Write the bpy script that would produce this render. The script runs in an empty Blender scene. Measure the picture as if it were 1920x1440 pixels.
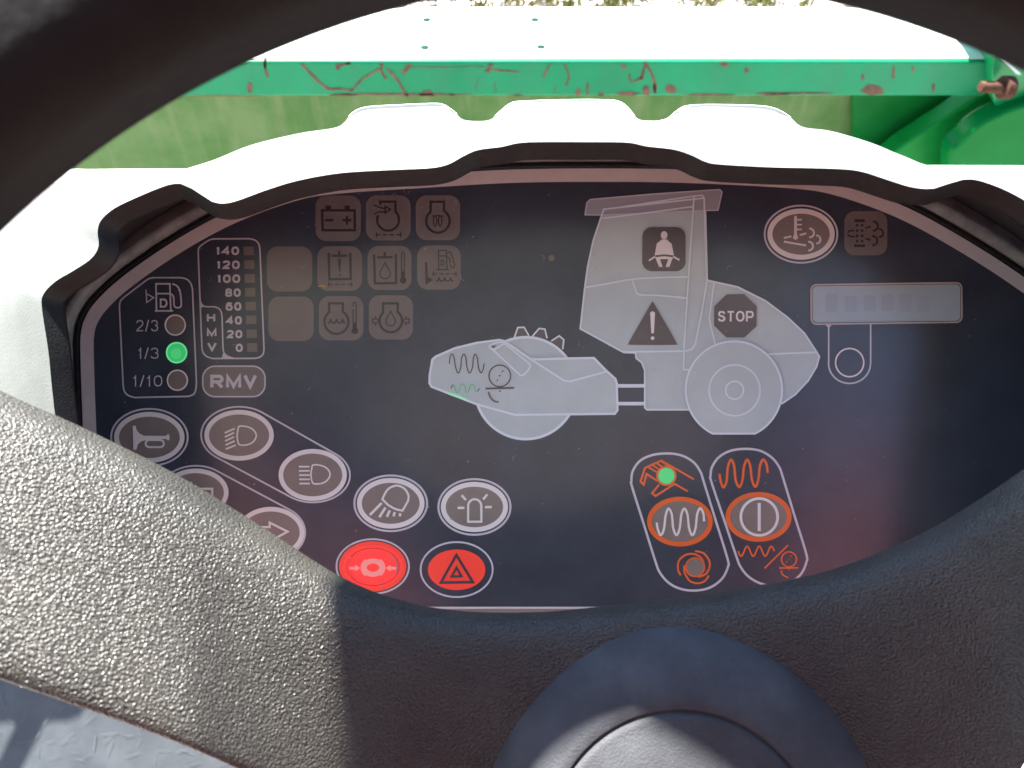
import bpy, math, random
from mathutils import Vector, Matrix
from mathutils.geometry import tessellate_polygon
random.seed(7)
SC = bpy.context.scene
COL = SC.collection

# ------------------------------------------------------------------ frame of reference
# The panel is tilted 50 degrees towards the operator.  U right, V up along the panel, N out of the panel.
EL = math.radians(50)
U = Vector((1, 0, 0)); V = Vector((0, math.sin(EL), math.cos(EL))); N = Vector((0, -math.cos(EL), math.sin(EL)))
O = Vector((0, 0, 1.9))
F = 960 / math.tan(math.radians(30)); D = 0.36            # focal length in photo pixels, camera to panel distance
CAM = O + N * D
def at(px, py, depth):
    return CAM + U * ((px - 960) * depth / F) + V * ((720 - py) * depth / F) - N * depth
def uvn(u, v, n): return O + U * u + V * v + N * n

# ------------------------------------------------------------------ camera
cd = bpy.data.cameras.new('camera'); cam = bpy.data.objects.new('camera', cd); COL.objects.link(cam)
cd.sensor_width = 36; cd.lens = 18 / math.tan(math.radians(30)); cd.clip_start = 0.01; cd.clip_end = 500
cam.matrix_world = Matrix((( U.x, V.x, N.x, CAM.x), (U.y, V.y, N.y, CAM.y), (U.z, V.z, N.z, CAM.z), (0, 0, 0, 1)))
cd.dof.use_dof = True; cd.dof.focus_distance = 0.345; cd.dof.aperture_fstop = 24
SC.camera = cam

# ------------------------------------------------------------------ light
S = (U * -0.26 + V * 0.93 + N * 0.36).normalized()          # towards the sun
sun_el = math.asin(S.z); sun_az = math.atan2(S.x, S.y)
W = bpy.data.worlds.new('World'); SC.world = W; W.use_nodes = True
nt = W.node_tree; nt.nodes.clear()
sky = nt.nodes.new('ShaderNodeTexSky'); sky.sky_type = 'NISHITA'; sky.sun_disc = False
sky.sun_elevation = sun_el; sky.sun_rotation = sun_az; sky.dust_density = 0.4; sky.ozone_density = 3.0
bg = nt.nodes.new('ShaderNodeBackground'); bg.inputs['Strength'].default_value = 0.055
wo = nt.nodes.new('ShaderNodeOutputWorld')
nt.links.new(sky.outputs[0], bg.inputs[0]); nt.links.new(bg.outputs[0], wo.inputs[0])
ld = bpy.data.lights.new('sun', 'SUN'); ld.energy = 5.0; ld.angle = math.radians(0.5); ld.color = (1, 0.96, 0.90)
sun = bpy.data.objects.new('sun', ld); COL.objects.link(sun)
sun.rotation_euler = S.to_track_quat('Z', 'Y').to_euler(); sun.location = O + S * 5
SC.view_settings.view_transform = 'Standard'; SC.view_settings.look = 'None'
SC.view_settings.gamma = 1; SC.view_settings.use_curve_mapping = False
SC.view_settings.exposure = 3.25

# ------------------------------------------------------------------ materials
def mat(name, col, rough=0.5, spec=0.5, vary=0.0, vscale=30, bump=0.0, bscale=800, emit=None, estr=1.0, col2=None,
        kind='noise', detail=3.0, bdist=0.001, coat=0.0, metal=0.0, lo=0.35, hi=0.65):
    m = bpy.data.materials.new(name); m.use_nodes = True
    t = m.node_tree; b = t.nodes['Principled BSDF']
    b.inputs['Base Color'].default_value = (*col, 1); b.inputs['Roughness'].default_value = rough
    b.inputs['Specular IOR Level'].default_value = spec; b.inputs['Metallic'].default_value = metal
    b.inputs['Coat Weight'].default_value = coat
    tc = t.nodes.new('ShaderNodeTexCoord')
    if vary or col2:
        nz = t.nodes.new('ShaderNodeTexNoise'); nz.inputs['Scale'].default_value = vscale
        nz.inputs['Detail'].default_value = 6; nz.inputs['Roughness'].default_value = 0.62
        t.links.new(tc.outputs['Object'], nz.inputs['Vector'])
        rp = t.nodes.new('ShaderNodeValToRGB')
        c2 = col2 or tuple(min(1, c * (1 + vary)) for c in col)
        c1 = col if col2 else tuple(c * (1 - vary) for c in col)
        rp.color_ramp.elements[0].position = lo; rp.color_ramp.elements[0].color = (*c1, 1)
        rp.color_ramp.elements[1].position = hi; rp.color_ramp.elements[1].color = (*c2, 1)
        t.links.new(nz.outputs['Fac'], rp.inputs['Fac']); t.links.new(rp.outputs['Color'], b.inputs['Base Color'])
    if bump:
        bp = t.nodes.new('ShaderNodeBump'); bp.inputs['Strength'].default_value = bump; bp.inputs['Distance'].default_value = bdist
        if kind == 'voronoi':
            vz = t.nodes.new('ShaderNodeTexVoronoi'); vz.feature = 'SMOOTH_F1'; vz.inputs['Scale'].default_value = bscale
            n2 = t.nodes.new('ShaderNodeTexNoise'); n2.inputs['Scale'].default_value = bscale * 0.6; n2.inputs['Detail'].default_value = detail
            mx = t.nodes.new('ShaderNodeMix'); mx.data_type = 'VECTOR'; mx.inputs['Factor'].default_value = 0.0012
            ad = t.nodes.new('ShaderNodeVectorMath'); ad.operation = 'MULTIPLY_ADD'
            ad.inputs[1].default_value = (0.0012,) * 3
            t.links.new(tc.outputs['Object'], n2.inputs['Vector'])
            t.links.new(n2.outputs['Color'], ad.inputs[0]); t.links.new(tc.outputs['Object'], ad.inputs[2])
            t.links.new(ad.outputs[0], vz.inputs['Vector'])
            h = vz.outputs['Distance']
        else:
            n2 = t.nodes.new('ShaderNodeTexNoise'); n2.inputs['Scale'].default_value = bscale; n2.inputs['Detail'].default_value = detail
            t.links.new(tc.outputs['Object'], n2.inputs['Vector']); h = n2.outputs['Fac']
        t.links.new(h, bp.inputs['Height']); t.links.new(bp.outputs['Normal'], b.inputs['Normal'])
    if emit:
        b.inputs['Emission Color'].default_value = (*emit, 1); b.inputs['Emission Strength'].default_value = estr
    return m

PR = dict(rough=0.28, spec=1.0, bump=0.05, bscale=900, bdist=0.0004)      # printed membrane film
M = {
 'face':   mat('panel_film', (0.044, 0.053, 0.068), vary=0.15, vscale=60, **PR),
 'bezel':  mat('bezel_print', (0.68, 0.615, 0.55), vary=0.05, vscale=90, **PR),
 'line':   mat('line_print', (0.64, 0.61, 0.60), **PR),
 'ring':   mat('ring_print', (0.86, 0.80, 0.69), **PR),
 'text':   mat('text_print', (0.64, 0.61, 0.61), **PR),
 'tile':   mat('tile_window', (0.185, 0.155, 0.130), vary=0.06, vscale=120, **PR),
 'tilesym':mat('tile_symbol', (0.045, 0.038, 0.034), **PR),
 'disc':   mat('button_disc', (0.25, 0.205, 0.165), vary=0.06, vscale=120, **PR),
 'dark':   mat('dark_window', (0.12, 0.098, 0.088), **PR),
 'mach':   mat('diagram_fill', (0.50, 0.57, 0.51), vary=0.04, vscale=70, **PR),
 'roof':   mat('diagram_roof', (0.36, 0.36, 0.36), **PR),
 'machl':  mat('diagram_line', (0.74, 0.80, 0.78), **PR),
 'orange': mat('orange_print', (0.90, 0.16, 0.03), **PR),
 'red':    mat('red_print', (0.80, 0.06, 0.035), emit=(1, 0.05, 0.03), estr=0.03, **PR),
 'redled': mat('red_lamp', (0.80, 0.04, 0.035), emit=(1, 0.03, 0.03), estr=0.075, **PR),
 'pink':   mat('lit_symbol', (0.80, 0.36, 0.30), emit=(1, 0.2, 0.15), estr=0.03, **PR),
 'green':  mat('green_lamp', (0.10, 0.45, 0.17), emit=(0.03, 0.75, 0.18), estr=0.045, **PR),
 'greenc': mat('green_core', (0.12, 0.5, 0.2), emit=(0.05, 0.8, 0.22), estr=0.055, **PR),
 'greenr': mat('green_lamp_ring', (0.35, 0.6, 0.4), emit=(0.06, 0.8, 0.25), estr=0.07, **PR),
 'greens': mat('green_symbol', (0.15, 0.45, 0.25), emit=(0.03, 0.6, 0.2), estr=0.02, **PR),
 'lcd':    mat('display_glass', (0.40, 0.49, 0.51), rough=0.2, vary=0.07, vscale=25),
 'ghost':  mat('display_ghost', (0.37, 0.45, 0.485), rough=0.2),
 'gold':   mat('display_frame', (0.55, 0.45, 0.36), **PR),
 'speck':  mat('dust_speck', (0.45, 0.42, 0.38), rough=0.8),
 'straw':  mat('straw', (0.6, 0.42, 0.12), rough=0.8),
 'surround': mat('surround_plastic', (0.010, 0.010, 0.010), spec=0.3, rough=0.5, bump=0.15, bscale=1500, bdist=0.0004),
 'gwall':  mat('grey_plastic', (0.12, 0.13, 0.12), rough=0.55, vary=0.3, vscale=120),
 'lip':    mat('hood_edge', (0.0075, 0.0072, 0.0068), spec=0.25, rough=0.6, vary=0.25, vscale=200, bump=0.25, bscale=1200, bdist=0.0006),
 'hood':   mat('hood_plastic', (0.068, 0.075, 0.069), rough=0.55, vary=0.12, vscale=60, bump=0.35, bscale=1400, bdist=0.0005),
 'console':mat('console_plastic', (0.30, 0.30, 0.29), rough=0.6, vary=0.08, vscale=40),
 'leather':mat('grained_plastic', (0.0300, 0.0285, 0.0245), rough=0.42, spec=0.42, vary=0.2, vscale=50, bump=1.0, bscale=1450, bdist=0.00075, detail=1.0),
 'rim':    mat('rim_rubber', (0.0030, 0.0034, 0.0036), rough=0.55, spec=0.15, vary=0.35, vscale=60, bump=0.25, bscale=500, bdist=0.0006, col2=(0.0075, 0.0072, 0.0070)),
 'cap':    mat('cap_rubber', (0.023, 0.025, 0.030), rough=0.7, col2=(0.050, 0.054, 0.062), vscale=45, bump=0.4, bscale=1500, bdist=0.0005, lo=0.42, hi=0.72),
}

# ------------------------------------------------------------------ mesh helpers
class MB:
    def __init__(s): s.v = []; s.f = []
    def add(s, vs, fs):
        b = len(s.v); s.v += [Vector(p) for p in vs]; s.f += [tuple(b + i for i in f) for f in fs]
    def build(s, name, m, parent=None, smooth=False, kind=None, bevel=0, label=None):
        base = Vector((0, 0, 0)); q = parent
        while q: base += q.location; q = q.parent
        me = bpy.data.meshes.new(name); me.from_pydata([tuple(p - base) for p in s.v], [], s.f); me.update()
        for mm in (m if isinstance(m, list) else [m]): me.materials.append(mm)
        if smooth: me.polygons.foreach_set('use_smooth', [True] * len(me.polygons))
        o = bpy.data.objects.new(name, me); COL.objects.link(o); o.parent = parent
        if bevel:
            md = o.modifiers.new('bevel', 'BEVEL'); md.width = bevel; md.segments = 3; md.limit_method = 'ANGLE'
        if kind: o['kind'] = kind
        if label: o['label'] = label
        return o
def thing(name, loc, label, cat, group=None):
    o = bpy.data.objects.new(name, None); COL.objects.link(o); o.location = loc; o.empty_display_size = 0.02
    o['label'] = label; o['category'] = cat
    if group: o['group'] = group
    return o
def spline(pts, closed=False, n=8):
    out = []; L = len(pts)
    rng = range(L if closed else L - 1)
    for i in rng:
        p0 = pts[(i - 1) % L] if closed or i > 0 else pts[i]
        p1 = pts[i]; p2 = pts[(i + 1) % L]
        p3 = pts[(i + 2) % L] if closed or i + 2 < L else p2
        for k in range(n):
            t = k / n
            out.append(tuple(0.5 * (2 * b + (c - a) * t + (2 * a - 5 * b + 4 * c - d) * t * t + (3 * b - a - 3 * c + d) * t ** 3)
                             for a, b, c, d in zip(p0, p1, p2, p3)))
    if not closed: out.append(tuple(pts[-1]))
    return out
def arc(cx, cy, rx, ry, a0, a1, n=40):
    return [(cx + rx * math.cos(math.radians(a0 + (a1 - a0) * i / n)), cy + ry * math.sin(math.radians(a0 + (a1 - a0) * i / n))) for i in range(n + 1)]
def ell(cx, cy, rx, ry=None, n=72):
    return arc(cx, cy, rx, ry or rx, 0, 360, n)[:-1]
def rrect(x0, y0, x1, y1, r):
    return arc(x1 - r, y0 + r, r, r, -90, 0, 8) + arc(x1 - r, y1 - r, r, r, 0, 90, 8) + arc(x0 + r, y1 - r, r, r, 90, 180, 8) + arc(x0 + r, y0 + r, r, r, 180, 270, 8)

# drawing on the panel film: everything in one of these is a sheet `lay` steps above the film
STEP = 0.00012
class Ink(MB):
    def __init__(s, z, lay):
        super().__init__(); s.z = z; s.lay = lay
    def P(s, p, lay=None):
        x, y = s.z(*p); n = (s.lay if lay is None else lay) * STEP
        return at(x, y, D) + N * n
    def stroke(s, pts, w, closed=False):
        q = []
        for p in pts:
            p = s.z(*p)
            if not q or (p[0] - q[-1][0]) ** 2 + (p[1] - q[-1][1]) ** 2 > 1e-4: q.append(p)
        if closed and (q[0][0] - q[-1][0]) ** 2 + (q[0][1] - q[-1][1]) ** 2 < 1e-4: q.pop()
        h = s.z(w, 0)[0] - s.z(0, 0)[0]; h *= 0.5
        L = len(q); vs = []
        for i, p in enumerate(q):
            a = q[(i - 1) % L] if closed or i > 0 else None
            b = q[(i + 1) % L] if closed or i < L - 1 else None
            d1 = Vector((p[0] - a[0], p[1] - a[1])).normalized() if a else None
            d2 = Vector((b[0] - p[0], b[1] - p[1])).normalized() if b else None
            if d1 is None: d1 = d2
            if d2 is None: d2 = d1
            n1 = Vector((-d1.y, d1.x)); n2 = Vector((-d2.y, d2.x))
            m = n1 + n2
            m = m.normalized() if m.length > 1e-4 else n1
            k = h / max(0.45, m.dot(n1))
            for sg in (1, -1):
                vs.append(at(p[0] + m.x * k * sg, p[1] + m.y * k * sg, D) + N * (s.lay * STEP))
        fs = [(2 * i, 2 * i + 1, 2 * i + 3, 2 * i + 2) for i in range(L - 1)]
        if closed: fs.append((2 * L - 2, 2 * L - 1, 1, 0))
        s.add(vs, fs); return s
    def fill(s, pts):
        vs = [s.P(p) for p in pts]
        tr = tessellate_polygon([[Vector((p[0], p[1], 0)) for p in pts]])
        s.add(vs, [tuple(t) for t in tr]); return s
    def dot(s, x, y, r, ry=None): return s.fill(ell(x, y, r, ry, 24))
    def text(s, body, x0, y0, x1, y1, bold=0.1, gap=0.2):
        """sans lettering drawn with strokes; bold = stem width as a share of the letter height"""
        h = y1 - y0; w = h * bold; ws = [GL[c][0] for c in body]; tot = sum(ws) + gap * (len(body) - 1)
        k = (x1 - x0) / tot; x = x0
        for c, cw in zip(body, ws):
            for st in GL[c][1]:
                closed = st[0] == 'o'; pts = st[1]
                X0, X1 = x + w / 2, x + cw * k - w / 2; Y0, Y1 = y0 + w / 2, y1 - w / 2
                if cw < .4 and c != '/': X0, X1 = x, x + cw * k
                s.stroke([(X0 + (X1 - X0) * a, Y0 + (Y1 - Y0) * b) for a, b in pts], w, closed)
                s.lay += .02
            x += (cw + gap) * k
        return s
def _o(cx, cy, rx, ry, a0=0, a1=360, n=28, e=2.5):
    out = []
    for i in range(n + 1):
        t = math.radians(a0 + (a1 - a0) * i / n); c, q = math.cos(t), math.sin(t)
        out.append((cx + rx * math.copysign(abs(c) ** (2 / e), c), cy + ry * math.copysign(abs(q) ** (2 / e), q)))
    return out
GL = {'0': (.72, [('o', _o(.5, .5, .5, .5)[:-1])]), '1': (.42, [('l', [(.62, 1.07), (.62, -.07)]), ('l', [(.62, .02), (.40, .17), (.05, .24)])]),
 '2': (.72, [('l', _o(.5, .27, .48, .27, 185, 385, 20) + [(.72, .56), (.2, .82), (.02, 1), (1.04, 1)])]),
 '3': (.72, [('l', _o(.48, .26, .46, .26, 190, 440, 22)), ('l', _o(.5, .73, .5, .27, 275, 530, 22))]),
 '4': (.76, [('l', [(.76, 1.07), (.76, 0), (0, .70), (1.08, .70)])]),
 '6': (.72, [('o', _o(.5, .68, .5, .32)[:-1]), ('l', [(.02, .66), (.05, .36), (.2, .08), (.5, 0), (.8, .04), (.95, .2)])]),
 '8': (.72, [('o', _o(.5, .24, .44, .24)[:-1]), ('o', _o(.5, .74, .5, .26)[:-1])]), '/': (.36, [('l', [(-.1, 1.08), (1.1, -.08)])]),
 'H': (.80, [('l', [(0, -.08), (0, 1.08)]), ('l', [(1, -.08), (1, 1.08)]), ('l', [(0, .5), (1, .5)])]), 'M': (.98, [('l', [(0, 1.08), (0, 0), (.5, .98), (1, 0), (1, 1.08)])]),
 'V': (.86, [('l', [(-.02, -.08), (.5, 1), (1.02, -.08)])]), 'R': (.86, [('l', [(0, 1.08), (0, 0), (.66, 0)] + _o(.62, .27, .36, .27, -80, 90, 12) + [(0, .54)]), ('l', [(.5, .54), (1.0, 1.07)])]),
 'D': (.82, [('o', [(0, 0), (.45, 0)] + _o(.45, .5, .55, .5, -85, 85, 16, 2.2) + [(.45, 1), (0, 1)])]),
 'S': (.76, [('l', [(.98, .24), (.86, .06), (.5, 0), (.14, .05), (.03, .24), (.14, .41), (.5, .49), (.86, .58), (1, .76), (.86, .95), (.5, 1), (.12, .94), (-.01, .74)])]),
 'T': (.76, [('l', [(-.05, 0), (1.05, 0)]), ('l', [(.5, 0), (.5, 1.08)])]), 'O': (.86, [('o', _o(.5, .5, .5, .5, e=2.2)[:-1])]), 'P': (.78, [('l', [(0, 1.08), (0, 0), (.62, 0)] + _o(.6, .3, .4, .3, -80, 90, 12) + [(0, .6)])])}
def zz(x0, y0, sc): return lambda x, y: (x0 + x / sc, y0 + y / sc)
Z0 = lambda x, y: (x, y)
Z1 = zz(130, 330, 3.2725); Z2 = zz(480, 340, 4.5); Z3 = zz(790, 560, 4.8); Z4 = zz(1060, 330, 2.88)
Z5 = zz(1400, 360, 3.789); Z6 = zz(190, 740, 3.79); Z7 = zz(600, 840, 4.8); Z8 = zz(1160, 820, 4.645)

# ================================================================== SETTING: ground
ground = MB(); ground.add([(-60, -60, 0), (60, -60, 0), (60, 90, 0), (-60, 90, 0)], [(0, 1, 2, 3)])
mg = mat('gravel_ground', (0.22, 0.20, 0.18), rough=0.9, col2=(0.50, 0.48, 0.44), vscale=14, bump=0.8, bscale=40, bdist=0.03)
ground.build('ground', mg, kind='structure')
st = MB()
def blob(mb, c, r, flat=0.7):
    ring = []
    k = 6
    top = c + Vector((random.uniform(-.2, .2) * r, random.uniform(-.2, .2) * r, r * flat)); bot = c - Vector((0, 0, r * flat * .6))
    vs = [top, bot]
    for lv, rr in ((0.55, 0.75), (-0.05, 1.0)):
        for i in range(k):
            a = 6.283 * i / k + random.random() * .6; q = rr * r * random.uniform(.75, 1.2)
            vs.append(c + Vector((math.cos(a) * q, math.sin(a) * q, lv * r * flat)))
    fs = []
    for i in range(k):
        j = (i + 1) % k
        fs += [(0, 2 + i, 2 + j), (2 + i, 2 + k + i, 2 + k + j, 2 + j), (2 + k + i, 1, 2 + k + j)]
    mb.add(vs, fs)
for i in range(5200):
    x = random.uniform(-3.2, 3.2); y = random.uniform(2.6, 7.5); blob(st, Vector((x, y, 0.006)), random.choice([.012, .016, .02, .03, .042]))
st.build('gravel', mat('gravel_stone', (0.07, 0.06, 0.055), rough=0.9, col2=(0.55, 0.52, 0.48), vscale=9), kind='stuff')
wd = MB()
for c in range(120):
    cx, cy = random.uniform(-2.6, 2.8), random.uniform(3.6, 4.9)
    for i in range(26):
        a = random.uniform(0, 6.283); l = random.uniform(.03, .09); b = Vector((cx + random.gauss(0, .04), cy + random.gauss(0, .04), 0))
        d = Vector((math.cos(a), math.sin(a), 0)); t = b + d * l * .7 + Vector((0, 0, l)); sd = Vector((-d.y, d.x, 0)) * .007
        m_ = b + d * l * .25 + Vector((0, 0, l * .7))
        wd.add([b - sd * .4, b + sd * .4, m_ + sd, t, m_ - sd], [(0, 1, 2, 3, 4)])
wd.build('weeds', mat('weed_leaf', (0.10, 0.13, 0.02), rough=0.6, col2=(0.22, 0.17, 0.04), vscale=6), kind='stuff')

# ================================================================== GREEN MACHINE FRAME behind the hood
mgreen = mat('green_paint', (0.0, 0.155, 0.062), rough=0.45, spec=0.2, col2=(0.001, 0.185, 0.077), vscale=7)
mglare = mat('glare_pale_green', (0.42, 0.50, 0.45), rough=0.55, col2=(0.55, 0.60, 0.56), vscale=12)  # sun glare put into the colour: pale green for the beam top
mpale = mat('dirty_green_paint', (0.042, 0.112, 0.024), rough=0.6, spec=0.2, col2=(0.085, 0.145, 0.05), vscale=9, lo=0.38, hi=0.66)
def streaks(m, z_axis_scale=(9, 9, 0.8), dark=(0.035, 0.05, 0.02), amount=0.75):
    t = m.node_tree; b = t.nodes['Principled BSDF']; src = b.inputs['Base Color'].links[0].from_socket
    tc = t.nodes.new('ShaderNodeTexCoord'); mp = t.nodes.new('ShaderNodeMapping'); mp.inputs['Scale'].default_value = z_axis_scale
    nz = t.nodes.new('ShaderNodeTexNoise'); nz.inputs['Scale'].default_value = 4; nz.inputs['Detail'].default_value = 5
    rp = t.nodes.new('ShaderNodeValToRGB'); rp.color_ramp.elements[0].position = .48; rp.color_ramp.elements[1].position = .72
    rp.color_ramp.elements[1].color = (amount,) * 3 + (1,)
    mx = t.nodes.new('ShaderNodeMix'); mx.data_type = 'RGBA'; mx.inputs['B'].default_value = (*dark, 1)
    t.links.new(tc.outputs['Object'], mp.inputs['Vector']); t.links.new(mp.outputs[0], nz.inputs['Vector']); t.links.new(nz.outputs['Fac'], rp.inputs['Fac'])
    t.links.new(rp.outputs['Color'], mx.inputs['Factor']); t.links.new(src, mx.inputs['A']); t.links.new(mx.outputs['Result'], b.inputs['Base Color'])
    return m
streaks(mpale, dark=(0.15, 0.17, 0.09), amount=.4); streaks(mgreen, (5, 5, 2), (0.03, 0.13, 0.07), .35)
mdeep = mat('deep_green_paint', (0.002, 0.085, 0.014), spec=0.06, rough=0.4, col2=(0.004, 0.115, 0.022), vscale=8)
mrust = mat('rust', (0.055, 0.026, 0.016), rough=0.9, col2=(0.13, 0.065, 0.04), vscale=60)
FD = 1.6
def fpt(px, py, d=FD): return at(px, py, d)
fr = thing('machine_frame', at(960, 300, FD + .1), 'green painted steel front frame with rusty scratches behind the instrument hood', 'machine frame')
def plate(mb, pts, thick, dirv):
    """prism: outline pts (world) swept by dirv*thick"""
    a = [Vector(p) for p in pts]; b = [p + dirv * thick for p in a]; n = len(a)
    mb.add(a + b, [tuple(range(n)), tuple(range(2 * n - 1, n - 1, -1))] + [(i, n + i, n + (i + 1) % n, (i + 1) % n) for i in range(n)])
# crossbeam: front face stands upright, its top is level and runs back
YB = at(960, 110, FD).y
def on_y(px, py, y):          # where the line of sight through a photo pixel meets the upright plane at y
    d = at(px, py, 1) - CAM; return CAM + d * ((y - CAM.y) / d.y)
def on_z(px, py, z):
    d = at(px, py, 1) - CAM; return CAM + d * ((z - CAM.z) / d.z)
zt = on_y(960, 114, YB).z; zb = on_y(960, 181, YB).z
xl = on_y(-500, 150, YB).x; xr = on_y(1862, 150, YB).x
yback = on_z(960, 16, zt).y
def box(mb, x0, x1, y0, y1, z0, z1):
    mb.add([(x0, y0, z0), (x1, y0, z0), (x1, y1, z0), (x0, y1, z0), (x0, y0, z1), (x1, y0, z1), (x1, y1, z1), (x0, y1, z1)],
           [(0, 3, 2, 1), (4, 5, 6, 7), (0, 1, 5, 4), (1, 2, 6, 5), (2, 3, 7, 6), (3, 0, 4, 7)])
bm = MB(); box(bm, xl, xr, YB, YB + .09, zb, zt); beam = bm.build('crossbeam', mgreen, fr, bevel=.006)
bm = MB(); box(bm, xl, xr - .004, YB + .006, yback, zt - .004, zt + .003); top = bm.build('top_plate', mglare, fr, bevel=.002)
mrivet = mat('rivet_green', (0.012, 0.032, 0.024), rough=1.0, spec=0.0)
for (x, y) in ((796, 88), (1014, 87), (800, 36), (1003, 36)):
    c = on_z(x, y, zt + .0045); vs = []
    for i in range(16):
        a = 6.283 * i / 16; vs.append(c + Vector((math.cos(a) * .0085, math.sin(a) * .008, 0)))
    vs2 = [p - Vector((0, 0, .004)) for p in vs]
    bm = MB(); bm.add(vs + vs2, [tuple(range(16))] + [(i, (i + 1) % 16, 16 + (i + 1) % 16, 16 + i) for i in range(16)]);  bm.build('rivet', mrivet, top)
# rust marks on the beam face (photo pixels on the upright face)
def rust_line(pts, w):
    pts = spline(pts, n=5); k = len(pts); vs = []
    for i, p in enumerate(pts):
        a = pts[max(0, i - 1)]; b = pts[min(k - 1, i + 1)]; d = Vector((b[0] - a[0], b[1] - a[1])).normalized()
        ww = w * random.uniform(.6, 1.25) * .5
        vs += [on_y(p[0] - d.y * ww, p[1] + d.x * ww, YB - .0008), on_y(p[0] + d.y * ww, p[1] - d.x * ww, YB - .0008)]
    rm = MB(); rm.add(vs, [(2 * i, 2 * i + 1, 2 * i + 3, 2 * i + 2) for i in range(k - 1)]); rm.build('rust_mark', mrust, beam)
def rust_spot(x, y, rx, ry, flat=None):
    p = []
    for i in range(18):
        a = 6.283 * i / 18; q = random.uniform(.75, 1.2)
        yy = y + math.sin(a) * ry * q
        if flat: yy = min(yy, flat)
        p.append(on_y(x + math.cos(a) * rx * q, yy, YB - .0008))
    rm = MB(); rm.add(p, [tuple(range(18))]); rm.build('rust_mark', mrust, beam)
z2b = lambda x, y: (560 + x / 2.5946, y / 2.5946)
for pts, w in (([(15, 310), (70, 370), (140, 430), (200, 432), (262, 440)], 5), ([(262, 440), (310, 385), (395, 335)], 4.5),
               ([(405, 315), (405, 350), (425, 385)], 5), ([(430, 335), (480, 390), (530, 470)], 5), ([(545, 310), (505, 360)], 7),
               ([(940, 305), (915, 352)], 7), ([(925, 338), (1000, 345), (1070, 352)], 3.5), ([(1225, 308), (1190, 375)], 4.5),
               ([(1290, 310), (1315, 370), (1298, 418)], 3.5), ([(1690, 300), (1665, 390)], 6), ([(1690, 310), (1725, 380), (1730, 455)], 5),
               ([(1610, 360), (1620, 400), (1670, 375)], 3.5), ([(1405, 405), (1405, 460)], 5), ([(190, 310), (190, 340)], 7),
               ([(200, 320), (250, 305)], 4.5), ([(955, 400), (958, 450)], 1.5), ([(540, 328), (900, 325)], 1.4),
               ([(870, 390), (860, 440)], 1.2), ([(1250, 420), (1245, 455)], 2)):
    rust_line([z2b(*p) for p in pts], w)
for x, y, rx, ry in ((625, 462, 38, 20), (215, 464, 60, 9), (1360, 448, 14, 16), (1600, 456, 60, 10), (1690, 440, 20, 25), (1810, 435, 26, 22),
                     (745, 466, 12, 10), (1470, 462, 15, 10), (530, 468, 30, 6), (1580, 325, 14, 10), (240, 308, 14, 8), (1060, 466, 40, 5),
                     (1735, 425, 9, 30), (400, 310, 12, 8)):
    x, y = z2b(x, y); rust_spot(x, y, rx / 2.6, ry / 2.6, 180.5)
for x, y, rx, ry in ((1636, 170, 20, 10), (1400, 132, 4, 5), (1358, 120, 9, 5), (1712, 130, 3, 6), (1675, 136, 3, 12), (1618, 145, 3, 6),
                     (497, 118, 3, 14), (468, 165, 5, 10), (1450, 176, 30, 3), (1330, 178, 50, 2), (1500, 175, 60, 2), (760, 177, 120, 2), (420, 180, 70, 1.5), (1750, 165, 3, 8)):
    rust_spot(x, y, rx, ry, 180.5)
rust_line([(496, 115), (498, 130), (502, 145)], 5)
# recessed lower sheet, pale and dirty
YP = YB + .14
bm = MB()
a, b, c, d_ = on_y(-500, 150, YP), on_y(1650, 150, YP), on_y(1650, 420, YP), on_y(-500, 420, YP)
plate(bm, [a, b, c, d_], .01, Vector((0, 1, 0)))
bm.build('lower_sheet', mpale, fr)
# deep green side sheet with fold, on the right
bm = MB()
a, b, c, e = on_y(1600, 168, YP - .03), on_y(2150, 168, YP - .05), on_y(2150, 400, YP - .05), on_y(1600, 400, YP - .03)
plate(bm, [a, b, c, e], .02, Vector((0, 1, 0)))
bm.build('side_sheet', mdeep, fr)
bm = MB()      # diagonal brace with a lit edge
p = [on_y(*q, YP - .11) for q in ((1850, 172), (1980, 172), (1980, 420), (1560, 420), (1620, 330), (1690, 275))]
plate(bm, p, .05, Vector((0, 1, 0)))
bm.build('brace_plate', mat('brace_paint', (0.001, 0.12, 0.018), spec=0.08, rough=0.35, col2=(0.003, 0.155, 0.026), vscale=8), fr, bevel=.006)
bm = MB()      # curved hood panel at the far right
cv = spline([(1775, 420), (1778, 300), (1800, 268), (1830, 240), (1870, 218), (1930, 195), (2100, 150), (2100, 420)], n=8)
p = [on_y(x, y, YP - .20) for x, y in cv]
plate(bm, p, .05, Vector((0, 1, 0)))
bm.build('curved_panel', mat('curved_paint', (0.0, 0.105, 0.018), spec=0.08, rough=0.3, col2=(0.001, 0.13, 0.026), vscale=8), fr, bevel=.008)
bm = MB()      # end bracket of the beam
p = [on_y(*q, YB - .035) for q in spline([(1862, 112), (1872, 95), (1850, 80), (1838, 70), (1900, 40), (1990, 40), (2100, 200), (1990, 240), (1920, 200), (1905, 205), (1885, 210), (1868, 200), (1860, 170)], True, 5)]
plate(bm, p, .16, Vector((0, 1, 0)))
bm.build('end_bracket', mat('bracket_paint', (0.0, 0.14, 0.035), spec=0.3, rough=0.32, col2=(0.003, 0.18, 0.06), vscale=8), fr, bevel=.008)
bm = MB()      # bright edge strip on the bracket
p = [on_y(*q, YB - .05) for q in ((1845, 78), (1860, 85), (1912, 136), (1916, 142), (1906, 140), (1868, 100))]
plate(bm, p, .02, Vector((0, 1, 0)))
bm.build('edge_strip', mglare, fr, bevel=.003)
bm = MB()      # rusty bolt
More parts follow.
